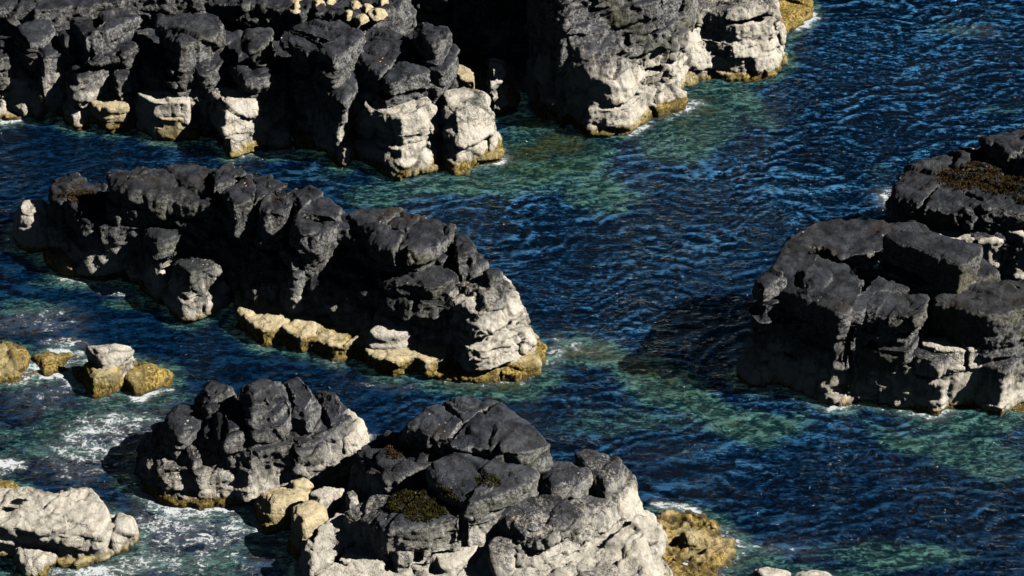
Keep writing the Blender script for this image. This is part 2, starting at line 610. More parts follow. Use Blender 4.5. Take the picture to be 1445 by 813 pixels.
# ---- upper left headland
U = [
    ('rock_mass', [(-60, -90), (200, -90), (520, -90), (560, -20), (600, 60), (600, 120), (500, 110), (400, 90), (300, 80), (200, 80), (60, 60), (-60, 60)], 1.7, M_UP, dict(flare=.5, vox=.06)),
    ('rock_mass', [(-60, -90), (590, -90), (570, 6), (500, 26), (440, 14), (300, -5), (200, -5), (80, 5), (-60, 0)], 2.9, M_UP, dict(vox=.06)),
    ('boulder', [(-40, 58), (5, 46), (40, 52), (65, 66), (40, 78), (-40, 82)], 2.0, M_UP, dict(flare=.5)),
    ('boulder', [(20, 30), (75, 22), (80, 45), (62, 55), (20, 50)], 2.7, M_UP),
    ('boulder', [(40, 56), (75, 42), (95, 55), (92, 74), (50, 76)], 2.3, M_UP),
    ('boulder', [(85, 66), (115, 52), (140, 60), (155, 85), (145, 100), (100, 98), (86, 84)], 2.0, M_UP, dict(flare=.55)),
    ('boulder', [(154, 84), (172, 74), (192, 82), (197, 98), (190, 108), (160, 108)], 1.8, M_UP, dict(flare=.35)),
    ('boulder', [(80, 40), (105, 34), (112, 48), (96, 56), (80, 50)], 2.7, M_UP),
    ('boulder', [(196, 74), (230, 62), (262, 74), (264, 88), (245, 98), (200, 95)], 2.1, M_UP, dict(flare=.3)),
    ('boulder', [(150, 50), (200, 42), (215, 56), (205, 66), (160, 66)], 2.5, M_UP),
    ('boulder', [(222, 18), (270, 12), (312, 20), (315, 44), (300, 60), (240, 56), (224, 40)], 3.2, M_UP, dict(flare=.2)),
    ('boulder', [(95, 20), (160, 12), (205, 20), (205, 38), (150, 44), (100, 36)], 3.1, M_UP),
    ('boulder', [(265, 78), (310, 62), (335, 68), (330, 88), (300, 96), (270, 92)], 2.3, M_UP),
    ('boulder', [(300, 122), (335, 116), (362, 126), (378, 142), (366, 152), (320, 150), (304, 138)], 1.55, M_NOSE, dict(flare=.25, skew=(.1, -.1))),
    ('boulder', [(328, 88), (350, 72), (385, 70), (404, 84), (406, 104), (380, 112), (345, 104)], 2.3, M_UP, dict(flare=.5)),
    ('boulder', [(342, 46), (380, 38), (390, 56), (376, 70), (352, 64)], 3.0, M_UP),
    ('boulder', [(404, 38), (440, 22), (490, 24), (512, 50), (505, 76), (470, 84), (430, 70), (406, 52)], 3.4, M_UP, dict(wc=.65, flare=.2)),
    ('boulder', [(432, 98), (460, 82), (495, 84), (512, 104), (500, 122), (486, 132), (455, 122)], 2.5, M_UP, dict(wc=.6, flare=.1)),
    ('boulder', [(500, 48), (530, 34), (575, 44), (602, 60), (622, 84), (628, 100), (600, 112), (545, 112), (508, 92)], 2.85, M_UP, dict(flare=.35)),
    ('boulder', [(586, 40), (600, 28), (638, 38), (636, 58), (616, 68), (596, 56)], 3.7, M_UP),
    ('boulder', [(492, 128), (520, 114), (580, 120), (606, 132), (614, 152), (600, 164), (560, 160), (500, 150)], 2.05, M_NOSE, dict(wc=.62, flare=.25, skew=(.1, 0))),
    ('boulder', [(616, 124), (650, 117), (678, 124), (688, 140), (688, 152), (660, 160), (624, 156)], 1.95, M_NOSE, dict(flare=.45, skew=(.3, 0))),
    ('step_block', [(188, 128), (215, 124), (262, 130), (268, 140), (262, 146), (216, 144)], 1.35, M_PALE, dict(flare=.05, rnd=.08, rough=.5, dome=.03, joint=.5)),
    ('step_block', [(216, 152), (262, 154), (270, 162), (250, 168), (222, 166)], .85, M_LEDGE, dict(flare=.05, rnd=.08, rough=.5, dome=.03, joint=.5)),
    ('step_block', [(228, 168), (266, 162), (283, 170), (280, 180), (240, 180)], .42, M_LEDGE, dict(flare=.12, rnd=.08, rough=.6, dome=.03, joint=.5)),
    ('shelf', [(120, 130), (150, 128), (184, 140), (180, 150), (150, 152), (132, 144)], .95, M_LEDGE, dict(flare=.1, rnd=.1, rough=.6, joint=.6)),
    ('shelf', [(372, 184), (380, 176), (412, 177), (410, 190), (384, 190)], .55, M_PALE, dict(flare=.06, rnd=.07, rough=.5, dome=.03, joint=.3)),
    ('shelf', [(411, 180), (432, 177), (448, 181), (447, 192), (414, 191)], .5, M_WEED, dict(flare=.06, rnd=.07, rough=.5, dome=.03, joint=.3)),
    ('shelf', [(10, 82), (60, 92), (62, 108), (30, 118), (8, 110)], 1.2, M_PALE, dict(flare=.2)),
    ('shelf', [(628, 92), (650, 90), (672, 102), (672, 116), (650, 112)], 1.9, M_LEDGE, dict(flare=.1, rough=.6)),
    ('ledge', [(560, 222), (600, 216), (640, 222), (640, 232), (600, 238), (565, 234)], .16, M_WEED, dict(flare=.5, rnd=.1)),
    ('ledge', [(622, 204), (660, 206), (700, 200), (712, 206), (708, 216), (660, 220), (625, 218)], .36, M_LEDGE, dict(flare=.35, rnd=.1, joint=.6)),
    ('ledge', [(572, 178), (590, 176), (600, 200), (580, 206), (566, 196)], .7, M_PALE, dict(flare=.2, rnd=.1)),
]
crag('rocky_headland', 'long dark boulder-strewn headland with pale stepped blocks, along the top left', U, (300, 100, 0), 'headland')

# cove floor in deep shade between the two headlands
COVE = [('rock_mass', [(500, -140), (900, -140), (860, 0), (800, 70), (740, 90), (690, 96), (640, 80), (600, 40), (560, -10)], .9, M_DARK, dict(flare=.8, vox=.07)),
        ('rock_mass', [(500, -160), (780, -160), (740, -30), (640, -10), (560, -20)], 2.4, M_DARK, dict(flare=.3, vox=.07))]
crag('shaded_cove_rock', 'black shaded rock shelf in the cove between the two headlands', COVE, (690, 40, 0), 'rock shelf')

# ---- upper right headland
Hh = [
    ('rock_mass', [(755, -150), (1000, -150), (965, -60), (930, -34), (850, -28), (792, -12), (764, -40)], 4.8, M_CRAGH, dict(flare=.3, vox=.06)),
    ('rock_face', [(770, -10, 4.3), (820, -30, 4.5), (890, -30, 4.0), (936, 0, 3.2), (944, 40, 2.3), (930, 82, 1.5), (908, 112, 1.45), (888, 124, 1.55), (862, 116, 1.9), (834, 98, 2.3), (806, 58, 3.0), (790, 22, 3.8)], 3.2, M_CRAGH, dict(flare=.25, dome=.3, vox=.045, piece=1.7, slip=.7)),
    ('rock_mass', [(930, -60), (1085, -70), (1096, -10), (1090, 12), (1040, 20), (990, 16), (950, 0)], 2.3, M_CRAGH, dict(flare=.5)),
    ('boulder', [(938, 24, 2.2), (960, 4, 2.4), (1000, 10, 2.2), (1030, 46, 1.3), (1036, 66, .9), (1004, 76, .9), (970, 56, 1.4)], 1.6, M_CRAGH, dict(flare=.5)),
    ('boulder', [(1010, 14), (1060, 8), (1092, 20), (1092, 38), (1060, 46), (1030, 42)], 1.25, M_PALE, dict(flare=.4)),
    ('boulder', [(1036, 56), (1062, 48), (1080, 54), (1074, 66), (1046, 70)], .7, M_WEED, dict(flare=.2)),
    ('slab', [(944, 66, .9), (962, 54, 1.2), (1000, 82, .5), (998, 92, .4), (970, 94, .4), (948, 80, .7)], .75, M_LEDGE, dict(flare=.08, rnd=.08, rough=.4, dome=.02, joint=.2)),
    ('boulder', [(910, 76), (936, 70), (956, 84), (956, 98), (914, 100)], 1.25, M_PALE, dict(flare=.1, rnd=.08)),
    ('boulder', [(918, 106), (940, 104), (966, 108), (968, 118), (922, 122)], .85, M_PALE, dict(flare=.1, rnd=.08)),
    ('ledge', [(918, 130), (950, 124), (972, 130), (966, 142), (930, 152), (916, 146)], .32, M_WEED, dict(flare=.3, rnd=.1)),
    ('ledge', [(1078, -12), (1120, -30), (1148, -8), (1144, 10), (1120, 22), (1100, 40), (1090, 30)], .42, M_WEED, dict(flare=.4, rnd=.15)),
]
crag('rocky_headland', 'tall grey headland with a bleached right face, at the top centre', Hh, (900, 60, 0), 'headland')

PIL = [('boulder', [(686, 80), (700, 77), (716, 83), (715, 96), (694, 96)], 1.85, M_PALE, dict(flare=.02, rnd=.06, rough=.5)),
       ('boulder', [(697, 122), (712, 118), (726, 126), (728, 140), (706, 142)], .6, M_WEED, dict(flare=.12, rnd=.08))]
crag('rock_pillar', 'small stacked rock pillar catching the sun at the mouth of the shaded cove', PIL, (708, 150, 0), 'rock pillar')

# ---- middle ridge
M = [
    ('rock_mass', [(90, 285), (170, 262), (300, 260), (420, 285), (500, 320), (620, 350), (690, 400), (690, 440), (600, 430), (500, 400), (420, 380), (330, 345), (220, 320), (120, 315)], 1.9, M_DARK, dict(flare=.5, vox=.06)),
    ('rock_mass', [(158, 246), (240, 236), (330, 236), (400, 262), (452, 280), (482, 306), (540, 312), (560, 340), (480, 330), (400, 306), (300, 284), (170, 268)], 2.95, M_DARK, dict(flare=.2, vox=.06)),
    ('rock_block', [(60, 266), (70, 256), (115, 251), (150, 257), (156, 268), (190, 284), (197, 294), (168, 300), (135, 292), (75, 290), (60, 282)], 1.75, M_DARK, dict(wc=.65, flare=.25)),
    ('rock_block', [(152, 240), (190, 231), (240, 234), (262, 242), (262, 258), (246, 270), (200, 270), (156, 264)], 3.0, M_DARK, dict(flare=.15)),
    ('rock_block', [(228, 232), (270, 226), (308, 234), (312, 262), (286, 276), (262, 262)], 3.1, M_DARK, dict(flare=.15)),
    ('rock_block', [(300, 236), (328, 226), (352, 240), (364, 262), (352, 286), (322, 288), (304, 268)], 3.35, M_DARK, dict(flare=.2)),
    ('rock_block', [(352, 250), (385, 246), (416, 258), (422, 280), (400, 300), (362, 296)], 3.3, M_DARK, dict(flare=.2)),
    ('rock_block', [(402, 266), (432, 256), (458, 270), (484, 298), (484, 316), (452, 326), (412, 312)], 3.3, M_CRAG, dict(flare=.3)),
    ('boulder', [(200, 322), (222, 308), (240, 316), (258, 330), (252, 344), (226, 344), (202, 336)], 1.9, M_CRAG, dict(flare=.1)),
    ('boulder', [(236, 370), (264, 356), (300, 362), (316, 370), (314, 382), (280, 388), (246, 382)], 1.5, M_CRAG, dict(flare=.1, rnd=.12)),
    ('boulder', [(342, 376), (366, 368), (388, 376), (400, 392), (388, 404), (352, 396)], 1.35, M_CRAG, dict(flare=.2)),
    ('boulder', [(396, 330), (424, 322), (440, 340), (440, 362), (416, 364), (398, 350)], 2.4, M_CRAG, dict(flare=.2)),
    ('rock_block', [(436, 356), (470, 344), (506, 348), (527, 358), (524, 378), (480, 386), (446, 378)], 2.1, M_CRAG, dict(wc=.75, flare=.12)),
    ('rock_block', [(486, 302), (512, 291), (540, 298), (606, 302), (632, 314), (642, 334), (622, 348), (584, 350), (540, 346), (492, 326)], 3.15, M_CRAG, dict(wc=.6, flare=.12)),
    ('rock_block', [(530, 376), (560, 362), (640, 344), (676, 350), (690, 372), (660, 392), (610, 408), (560, 410), (532, 398)], 2.3, M_CRAG, dict(wc=.6, flare=.25)),
    ('rock_block', [(640, 330), (664, 330), (678, 350), (676, 368), (644, 366)], 2.75, M_CRAG, dict(flare=.25)),
    ('rock_block', [(622, 402), (660, 386), (700, 382), (717, 386), (726, 408), (728, 424), (700, 438), (668, 440), (628, 424)], 2.15, M_NOSE, dict(flare=.6, skew=(.4, .05))),
    ('rock_block', [(688, 384), (706, 378), (718, 386), (714, 396), (692, 396)], 2.5, M_CRAG, dict(flare=.1, rnd=.1)),
    ('white_boulder', [(19, 294), (30, 278), (62, 277), (68, 300), (50, 308), (22, 306)], 1.15, M_PALE, dict(flare=.1, rnd=.25, rough=.5, joint=.1, piece=9, wedge=.1)),
    ('shelf', [(57, 354), (76, 350), (96, 352), (102, 364), (146, 368), (148, 376), (100, 376), (66, 364)], .4, M_WEED, dict(flare=.15, rnd=.1)),
    ('step_block', [(644, 466), (660, 460), (688, 466), (690, 478), (652, 480)], 1.05, M_PALE, dict(flare=.05, rnd=.06, rough=.4, dome=.02, joint=.2)),
    ('step_block', [(654, 490), (690, 482), (722, 486), (720, 500), (662, 502)], .7, M_LEDGE, dict(flare=.05, rnd=.06, rough=.4, dome=.02, joint=.4)),
    ('step_block', [(706, 510), (740, 500), (762, 500), (764, 512), (736, 518)], .42, M_LEDGE, dict(flare=.15, rnd=.06, rough=.4, dome=.02, joint=.4)),
    ('step_block', [(520, 466), (536, 454), (572, 456), (582, 466), (560, 474), (526, 472)], 1.0, M_PALE, dict(flare=.08, rnd=.06, rough=.4, dome=.02, joint=.2)),
    ('ledge', [(330, 408), (352, 400), (400, 412), (444, 424), (446, 470), (420, 474), (396, 462), (370, 464), (350, 448), (336, 440)], .6, M_LEDGE, dict(flare=.3)),
    ('ledge', [(408, 424), (470, 434), (540, 444), (544, 496), (520, 492), (500, 482), (470, 488), (440, 476), (408, 474)], .52, M_LEDGE, dict(flare=.3)),
    ('ledge', [(506, 446), (560, 450), (606, 462), (634, 488), (632, 504), (604, 512), (580, 502), (556, 510), (516, 498)], .6, M_LEDGE, dict(flare=.12, rnd=.1)),
    ('ledge', [(590, 516), (640, 512), (706, 516), (710, 524), (650, 530), (600, 528)], .24, M_WEED, dict(flare=.25, rnd=.08)),
    ('ledge', [(716, 496), (758, 478), (770, 486), (768, 506), (730, 526), (706, 524)], .3, M_WEED, dict(flare=.25, rnd=.1)),
]
crag('rock_ridge', 'long black rock ridge crossing the middle left, with a yellow ledge along its foot', M, (400, 400, 0), 'rock ridge')

# ---- right outcrops
RB = [
    ('rock_mass', [(1260, 252), (1272, 238), (1310, 218), (1380, 206), (1480, 200), (1600, 200), (1600, 300), (1445, 302), (1400, 300), (1340, 292), (1290, 286), (1262, 272)], 2.7, M_RIGHT, dict(flare=.25)),
    ('rock_block', [(1384, 204), (1410, 188), (1450, 170), (1520, 160), (1600, 160), (1600, 196), (1500, 208), (1440, 218)], 3.4, M_RIGHT, dict(flare=.3)),
    ('shelf', [(1262, 290), (1300, 292), (1380, 318), (1420, 322), (1420, 338), (1340, 336), (1270, 314)], 1.9, M_PALE, dict(flare=.1, rnd=.12)),
    ('shelf', [(1410, 318), (1445, 312), (1560, 312), (1560, 340), (1440, 334)], 2.1, M_PALE, dict(flare=.1, rnd=.12)),
]
crag('rock_outcrop', 'flat-topped outcrop with yellow-brown moss, furthest back at the right edge', RB, (1380, 330, 0))
RF = [
    ('rock_mass', [(1064, 396), (1090, 366), (1112, 330), (1150, 310), (1210, 302), (1290, 308), (1370, 350), (1420, 385), (1330, 400), (1262, 402), (1236, 404), (1222, 430), (1188, 436), (1150, 420), (1100, 404)], 3.2, M_RIGHT, dict(piece=1.35, slip=.75, flare=.0, rough=.8, joint=.7, dome=.03, vox=.06)),
    ('rock_block', [(1064, 392), (1086, 378), (1110, 384), (1116, 398), (1090, 404), (1066, 402)], 3.3, M_RIGHT, dict(flare=.05)),
    ('rock_block', [(1118, 376), (1150, 366), (1172, 374), (1176, 396), (1158, 410), (1130, 400)], 3.35, M_RIGHT, dict(flare=.05, rough=.5)),
    ('rock_block', [(1247, 328), (1266, 322), (1310, 322), (1356, 334), (1384, 352), (1380, 362), (1340, 356), (1290, 350), (1256, 344)], 4.15, M_RIGHT, dict(wc=.8, piece=9, slip=.5, flare=.12, rnd=.08, rough=.5, joint=.2, step=.03, dome=.03)),
    ('rock_block', [(1196, 430), (1220, 408), (1260, 404), (1300, 412), (1312, 428), (1300, 440), (1250, 446), (1200, 444)], 2.95, M_RIGHT, dict(wc=.8, joint=.55, flare=.2)),
    ('rock_block', [(1316, 416), (1350, 396), (1420, 388), (1600, 386), (1600, 430), (1450, 428), (1400, 444), (1350, 440), (1318, 434)], 3.05, M_RIGHT, dict(wc=.4, piece=1.8, slip=.6, joint=.55, flare=.15, rough=.6)),
    ('rock_mass', [(1180, 440), (1320, 440), (1600, 440), (1600, 470), (1380, 476), (1200, 490)], 1.75, M_RIGHT, dict(flare=.2)),
    ('shelf', [(1116, 480), (1136, 474), (1164, 486), (1162, 494), (1130, 492)], 1.3, M_PALE, dict(flare=.05)),
    ('shelf', [(1084, 480), (1098, 476), (1112, 484), (1106, 490), (1088, 488)], 1.25, M_PALE, dict(flare=.05)),
    ('shelf', [(1294, 474), (1340, 470), (1390, 478), (1388, 490), (1350, 494), (1300, 488)], 1.95, M_PALE, dict(flare=.05, rnd=.08, rough=.5)),
    ('rock_block', [(1190, 494), (1206, 484), (1250, 480), (1320, 486), (1364, 486), (1364, 498), (1322, 504), (1250, 500), (1194, 502)], 1.7, M_RIGHT, dict(wc=.8, wedge=.34, slip=.6, piece=2.2, flare=.05, rnd=.1, rough=.7, joint=.4)),
    ('rock_block', [(1368, 508), (1380, 492), (1410, 478), (1445, 466), (1560, 456), (1560, 496), (1440, 502), (1414, 514), (1380, 518)], 1.55, M_RIGHT, dict(wc=.25, slip=.6, piece=2.2, flare=.12, rnd=.1, joint=.4)),
    ('ledge', [(1326, 562), (1360, 560), (1392, 568), (1384, 576), (1340, 576)], .06, M_WEED, dict(flare=.2, rnd=.06)),
    ('ledge', [(1424, 562), (1470, 556), (1500, 570), (1460, 582), (1430, 576)], .15, M_WEED, dict(flare=.2, rnd=.06)),
]
crag('rock_outcrop', 'steep black outcrop with broad flat top and upright block, at the right edge', RF, (1260, 470, 0))

# ---- lower stack
S = [
    ('rock_mass', [(205, 640), (215, 600), (270, 575), (400, 570), (470, 590), (505, 610), (500, 640), (440, 655), (330, 670), (240, 665)], 1.0, M_STACK, dict(flare=.35, vox=.05)),
    ('rock_mass', [(262, 566), (330, 552), (420, 552), (470, 574), (480, 600), (430, 612), (350, 616), (285, 606)], 1.85, M_STACK, dict(flare=.4, rnd=.4, slip=.6)),
    ('boulder', [(276, 546), (292, 530), (324, 532), (334, 548), (310, 566), (282, 562)], 2.35, M_STACK, dict(flare=.5, rnd=.3)),
    ('boulder', [(330, 542), (360, 530), (400, 534), (412, 560), (392, 580), (350, 578)], 2.7, M_STACK, dict(flare=.45, rnd=.3)),
    ('boulder', [(396, 536), (420, 526), (444, 540), (456, 562), (440, 584), (410, 572)], 2.45, M_STACK, dict(flare=.45, rnd=.3)),
    ('boulder', [(440, 548), (470, 550), (490, 566), (494, 586), (470, 596), (450, 580)], 1.95, M_STACK, dict(flare=.3, rnd=.25)),
    ('boulder', [(220, 580), (240, 562), (275, 560), (292, 578), (280, 602), (240, 606), (222, 598)], 1.8, M_STACK, dict(flare=.4, rnd=.25)),
    ('boulder', [(308, 574), (340, 560), (362, 580), (352, 604), (322, 606)], 2.15, M_STACK, dict(flare=.45, rnd=.3)),
    ('boulder', [(392, 604), (416, 586), (456, 590), (468, 610), (456, 628), (410, 632)], 1.65, M_STACK, dict(flare=.25, rnd=.28)),
    ('boulder', [(330, 610), (366, 594), (392, 606), (392, 632), (356, 644), (330, 632)], 1.6, M_STACK, dict(flare=.25, rnd=.28)),
    ('boulder', [(262, 614), (300, 600), (326, 614), (320, 642), (280, 648), (260, 636)], 1.35, M_STACK, dict(flare=.3, rnd=.25)),
    ('white_face', [(470, 584), (490, 568), (508, 584), (513, 604), (500, 622), (476, 618)], 1.35, M_PALE, dict(flare=.15, rnd=.12)),
    ('boulder', [(196, 646), (206, 622), (232, 616), (252, 634), (244, 656), (208, 660)], .65, M_STACK, dict(flare=.25)),
    ('boulder', [(240, 650), (280, 652), (330, 656), (330, 676), (280, 682), (244, 672)], .55, M_STACK, dict(flare=.3)),
    ('shelf', [(316, 664), (346, 656), (368, 658), (372, 670), (340, 676), (318, 674)], .75, M_LEDGE, dict(flare=.15, rnd=.1)),
    ('ledge', [(330, 690), (356, 682), (372, 690), (364, 702), (338, 704)], .22, M_WEED, dict(flare=.2, rnd=.08)),
    ('ledge', [(400, 656), (450, 644), (500, 634), (512, 640), (500, 656), (450, 672), (410, 676)], .7, M_LEDGE, dict(flare=.2, rnd=.1)),
]
crag('sea_stack', 'rounded lumpy dark sea stack with a bleached right side, lower left of centre', S, (370, 660, 0), 'sea stack')

# loose boulders between the stack and the foreground outcrop
LB = [
    ('yellow-topped boulder wedged low between the stack and foreground outcrop, nearest the stack', [(360, 700), (385, 688), (420, 690), (436, 706), (420, 718), (376, 712)], .7, M_LEDGE),
    ('flat cream boulder wedged highest in the gap beside the stack', [(430, 688), (450, 680), (484, 682), (490, 694), (462, 704), (434, 700)], 1.25, M_PALE),
    ('large cream and ochre boulder leaning at the front of the gap', [(414, 716), (444, 704), (470, 714), (468, 734), (440, 744), (416, 738)], 1.15, M_LEDGE),
    ('small grey angular boulder beside the foreground outcrop flank', [(478, 694), (494, 688), (504, 698), (498, 710), (482, 708)], 1.4, M_LOW),
    ('low ochre boulder half hidden behind the leaning cream one', [(396, 676), (424, 668), (438, 680), (430, 692), (402, 690)], .8, M_LEDGE),
    ('small ochre boulder at the waterline in front of the gap', [(370, 726), (388, 718), (402, 728), (394, 738), (374, 738)], .3, M_WEED),
    ('pale boulder fallen at the dark foot of the foreground outcrop', [(404, 752), (430, 744), (452, 752), (446, 766), (414, 766)], .6, M_LEDGE),
]
for lab, poly, z, mt in LB:
    tag(rock_block('boulder', poly, z, mt, None, flare=.15, rnd=.14, vox=.035, rough=.7, joint=.3), lab, 'boulder', 'loose boulders in the gap beside the sea stack')

# ---- foreground outcrop
Bk = [
    ('rock_mass', [(440, 760), (480, 700), (560, 660), (700, 640), (830, 670), (900, 720), (930, 780), (900, 860), (600, 900), (440, 860)], 1.05, M_LOW, dict(flare=.35, vox=.05)),
    ('rock_block', [(572, 598), (600, 576), (640, 560), (690, 558), (740, 582), (764, 612), (780, 632), (740, 642), (690, 630), (630, 616), (590, 612)], 2.9, M_LOW, dict(piece=1.7, slip=.75, flare=.3, rough=.7)),
    ('rock_block', [(498, 645, 1.8), (520, 622, 1.9), (572, 610, 2.4), (620, 620, 2.6), (628, 636, 2.5), (604, 664, 2.3), (560, 676, 2.1), (512, 670, 1.8)], 2.2, M_LOW, dict(piece=1.7, slip=.75, flare=.25, rough=.7)),
    ('rock_block', [(604, 654), (636, 626), (700, 636), (752, 652), (760, 672), (730, 690), (670, 700), (620, 688)], 2.6, M_LOW, dict(piece=1.7, slip=.75, flare=.25, rough=.6)),
    ('rock_block', [(756, 652), (780, 638), (814, 640), (840, 656), (842, 680), (820, 690), (776, 682)], 2.15, M_LOW, dict(piece=1.7, slip=.75, flare=.2, rnd=.25)),
    ('rock_block', [(806, 632), (830, 621), (860, 628), (884, 642), (894, 662), (888, 682), (860, 690), (840, 670)], 2.0, M_LOW, dict(piece=1.7, slip=.75, flare=.35, skew=(.25, -.1), rnd=.2)),
    ('rock_block', [(476, 714, 1.6), (510, 696, 1.8), (580, 680), (640, 692), (690, 706), (690, 728), (650, 744), (600, 744), (540, 736), (488, 736, 1.6)], 2.15, M_LOW, dict(piece=1.7, slip=.75, flare=.2, rough=.7)),
    ('rock_block', [(694, 716), (720, 700), (770, 694), (810, 706), (830, 726), (816, 748), (760, 758), (706, 744)], 1.9, M_LOW, dict(piece=1.7, slip=.75, flare=.3, rnd=.25)),
    ('rock_block', [(780, 700), (830, 690), (872, 698), (880, 716), (850, 728), (810, 722)], 1.75, M_LOW, dict(piece=1.7, slip=.75, flare=.2, rnd=.2)),
    ('boulder', [(544, 762), (560, 746), (582, 750), (592, 772), (580, 790), (556, 784)], 1.5, M_LOW, dict(flare=.1)),
    ('boulder', [(684, 772), (702, 756), (726, 758), (736, 780), (720, 798), (694, 794)], 1.5, M_LOW, dict(flare=.15)),
    ('white_slab', [(820, 728), (860, 716), (910, 724), (936, 744), (930, 760), (880, 768), (836, 758)], .95, M_PALE, dict(flare=.2, rnd=.15)),
    ('white_slab', [(790, 770), (830, 756), (900, 766), (912, 790), (880, 812), (810, 806)], .85, M_PALE, dict(flare=.2, rnd=.12)),
    ('white_slab', [(726, 780), (780, 764), (800, 784), (796, 810), (740, 812)], 1.15, M_PALE, dict(flare=.2, rnd=.12)),
    ('white_slab', [(612, 778), (640, 766), (674, 764), (672, 776), (640, 798), (620, 800)], 1.25, M_PALE, dict(flare=.05, rnd=.08)),
    ('white_slab', [(640, 800), (662, 790), (690, 796), (720, 812), (700, 840), (640, 830)], 1.0, M_PALE, dict(flare=.1, rnd=.1)),
    ('white_slab', [(576, 792), (596, 782), (612, 788), (606, 804), (584, 804)], 1.05, M_PALE, dict(flare=.1, rnd=.08)),
    ('white_slab', [(720, 820), (800, 812), (900, 812), (920, 840), (880, 890), (720, 890)], .85, M_PALE, dict(flare=.2, rnd=.1)),
    ('rock_mass', [(886, 676, 1.6), (900, 690, 1.2), (918, 712, .8), (938, 744, .5), (930, 756, .5), (900, 740, .8), (870, 720, 1.3), (866, 690, 1.6)], 1.1, M_PALE, dict(flare=.3, rnd=.15)),
    ('ledge', [(906, 748), (940, 716), (980, 730), (1010, 744), (1040, 768), (1010, 796), (960, 806), (910, 820), (890, 790)], .13, M_SHELF, dict(flare=1.6, rnd=.1, rough=1.8, piece=.6, slip=1.6)),
    ('boulder', [(958, 744), (982, 738), (1000, 746), (994, 758), (966, 758)], .45, M_LEDGE, dict(flare=.1, rnd=.1)),
    ('ledge', [(880, 800), (960, 796), (1010, 806), (1000, 840), (900, 860)], .1, M_SHELF, dict(flare=1.4, rnd=.1, rough=1.6)),
]
crag('rock_outcrop', 'large foreground outcrop, dark rounded crown above white wave-washed slabs', Bk, (700, 760, 0))

# ---- small rocks at the left and the bottom edge
LY = [
    ('ledge', [(96, 512), (140, 498), (200, 508), (244, 522), (240, 544), (170, 546), (110, 534)], .12, M_WEED, dict(flare=.6)),
    ('boulder', [(116, 496), (128, 486), (154, 483), (180, 488), (188, 502), (170, 508), (140, 504)], .9, M_PALE, dict(flare=.1, rnd=.15)),
    ('boulder', [(112, 512), (134, 504), (166, 506), (176, 520), (160, 534), (132, 530)], .6, M_WEED, dict(flare=.25, rnd=.12, joint=.4)),
    ('boulder', [(170, 514), (204, 508), (232, 514), (238, 528), (226, 538), (180, 536)], .42, M_WEED, dict(flare=.25, rnd=.1, joint=.4)),
]
crag('weedy_rock', 'ochre weed-covered rock capped by a white boulder, left of the sea stack', LY, (180, 530, 0), 'rock')
tag(rock_block('weedy_rock', [(-40, 486), (10, 478), (36, 488), (47, 504), (44, 518), (20, 524), (-40, 518)], .36, M_WEED, None, flare=.25), 'rounded ochre weed-covered rock cut by the left edge of the picture', 'rock')
tag(rock_block('weedy_rock', [(44, 502), (74, 492), (108, 496), (118, 510), (96, 524), (54, 520)], .16, M_WEED, None, flare=.3), 'low brown weedy rock awash between two ochre rocks', 'rock')
LW = [
    ('rock_mass', [(-40, 700), (0, 684), (20, 680), (40, 686), (76, 690), (120, 684), (140, 694), (154, 714), (160, 730), (140, 752), (90, 756), (40, 744), (-40, 744)], .95, M_PALE, dict(flare=.12, rough=.8, joint=.55, piece=1.7, slip=.5, dome=.02)),
    ('slab', [(-40, 712), (20, 712), (60, 716), (96, 724), (98, 744), (60, 748), (-40, 740)], 1.05, M_PALE, dict(flare=.05, rnd=.08, rough=.6)),
    ('boulder', [(138, 728), (160, 718), (182, 722), (190, 738), (180, 748), (146, 752)], .6, M_PALE, dict(flare=.12, rnd=.12)),
    ('boulder', [(22, 766), (34, 754), (66, 758), (90, 766), (84, 780), (60, 786), (34, 780)], .45, M_PALE, dict(flare=.12, rnd=.12)),
    ('ledge', [(70, 780), (100, 762), (140, 764), (142, 782), (110, 794), (80, 794)], .22, M_WEED, dict(flare=.25, rnd=.1)),
]
crag('pale_rock', 'cream coloured wave-washed rock with yellow weed at its foot, lower left corner', LW, (90, 760, 0), 'rock')
tag(rock_block('weedy_rock', [(-40, 676), (-10, 664), (24, 672), (30, 686), (0, 690), (-40, 690)], .3, M_WEED, None, flare=.2), 'small olive weedy rock behind the cream rock in the lower left corner', 'rock')
tag(rock_block('boulder', [(1066, 804), (1084, 796), (1110, 798), (1120, 810), (1100, 822), (1070, 820)], .5, M_PALE, None, flare=.15), 'cream rounded boulder awash at the bottom edge', 'boulder')
tag(rock_block('boulder', [(1126, 806), (1144, 797), (1172, 797), (1188, 808), (1180, 826), (1130, 826)], .5, M_LOW, None, flare=.15), 'grey rounded boulder awash at the bottom edge', 'boulder')

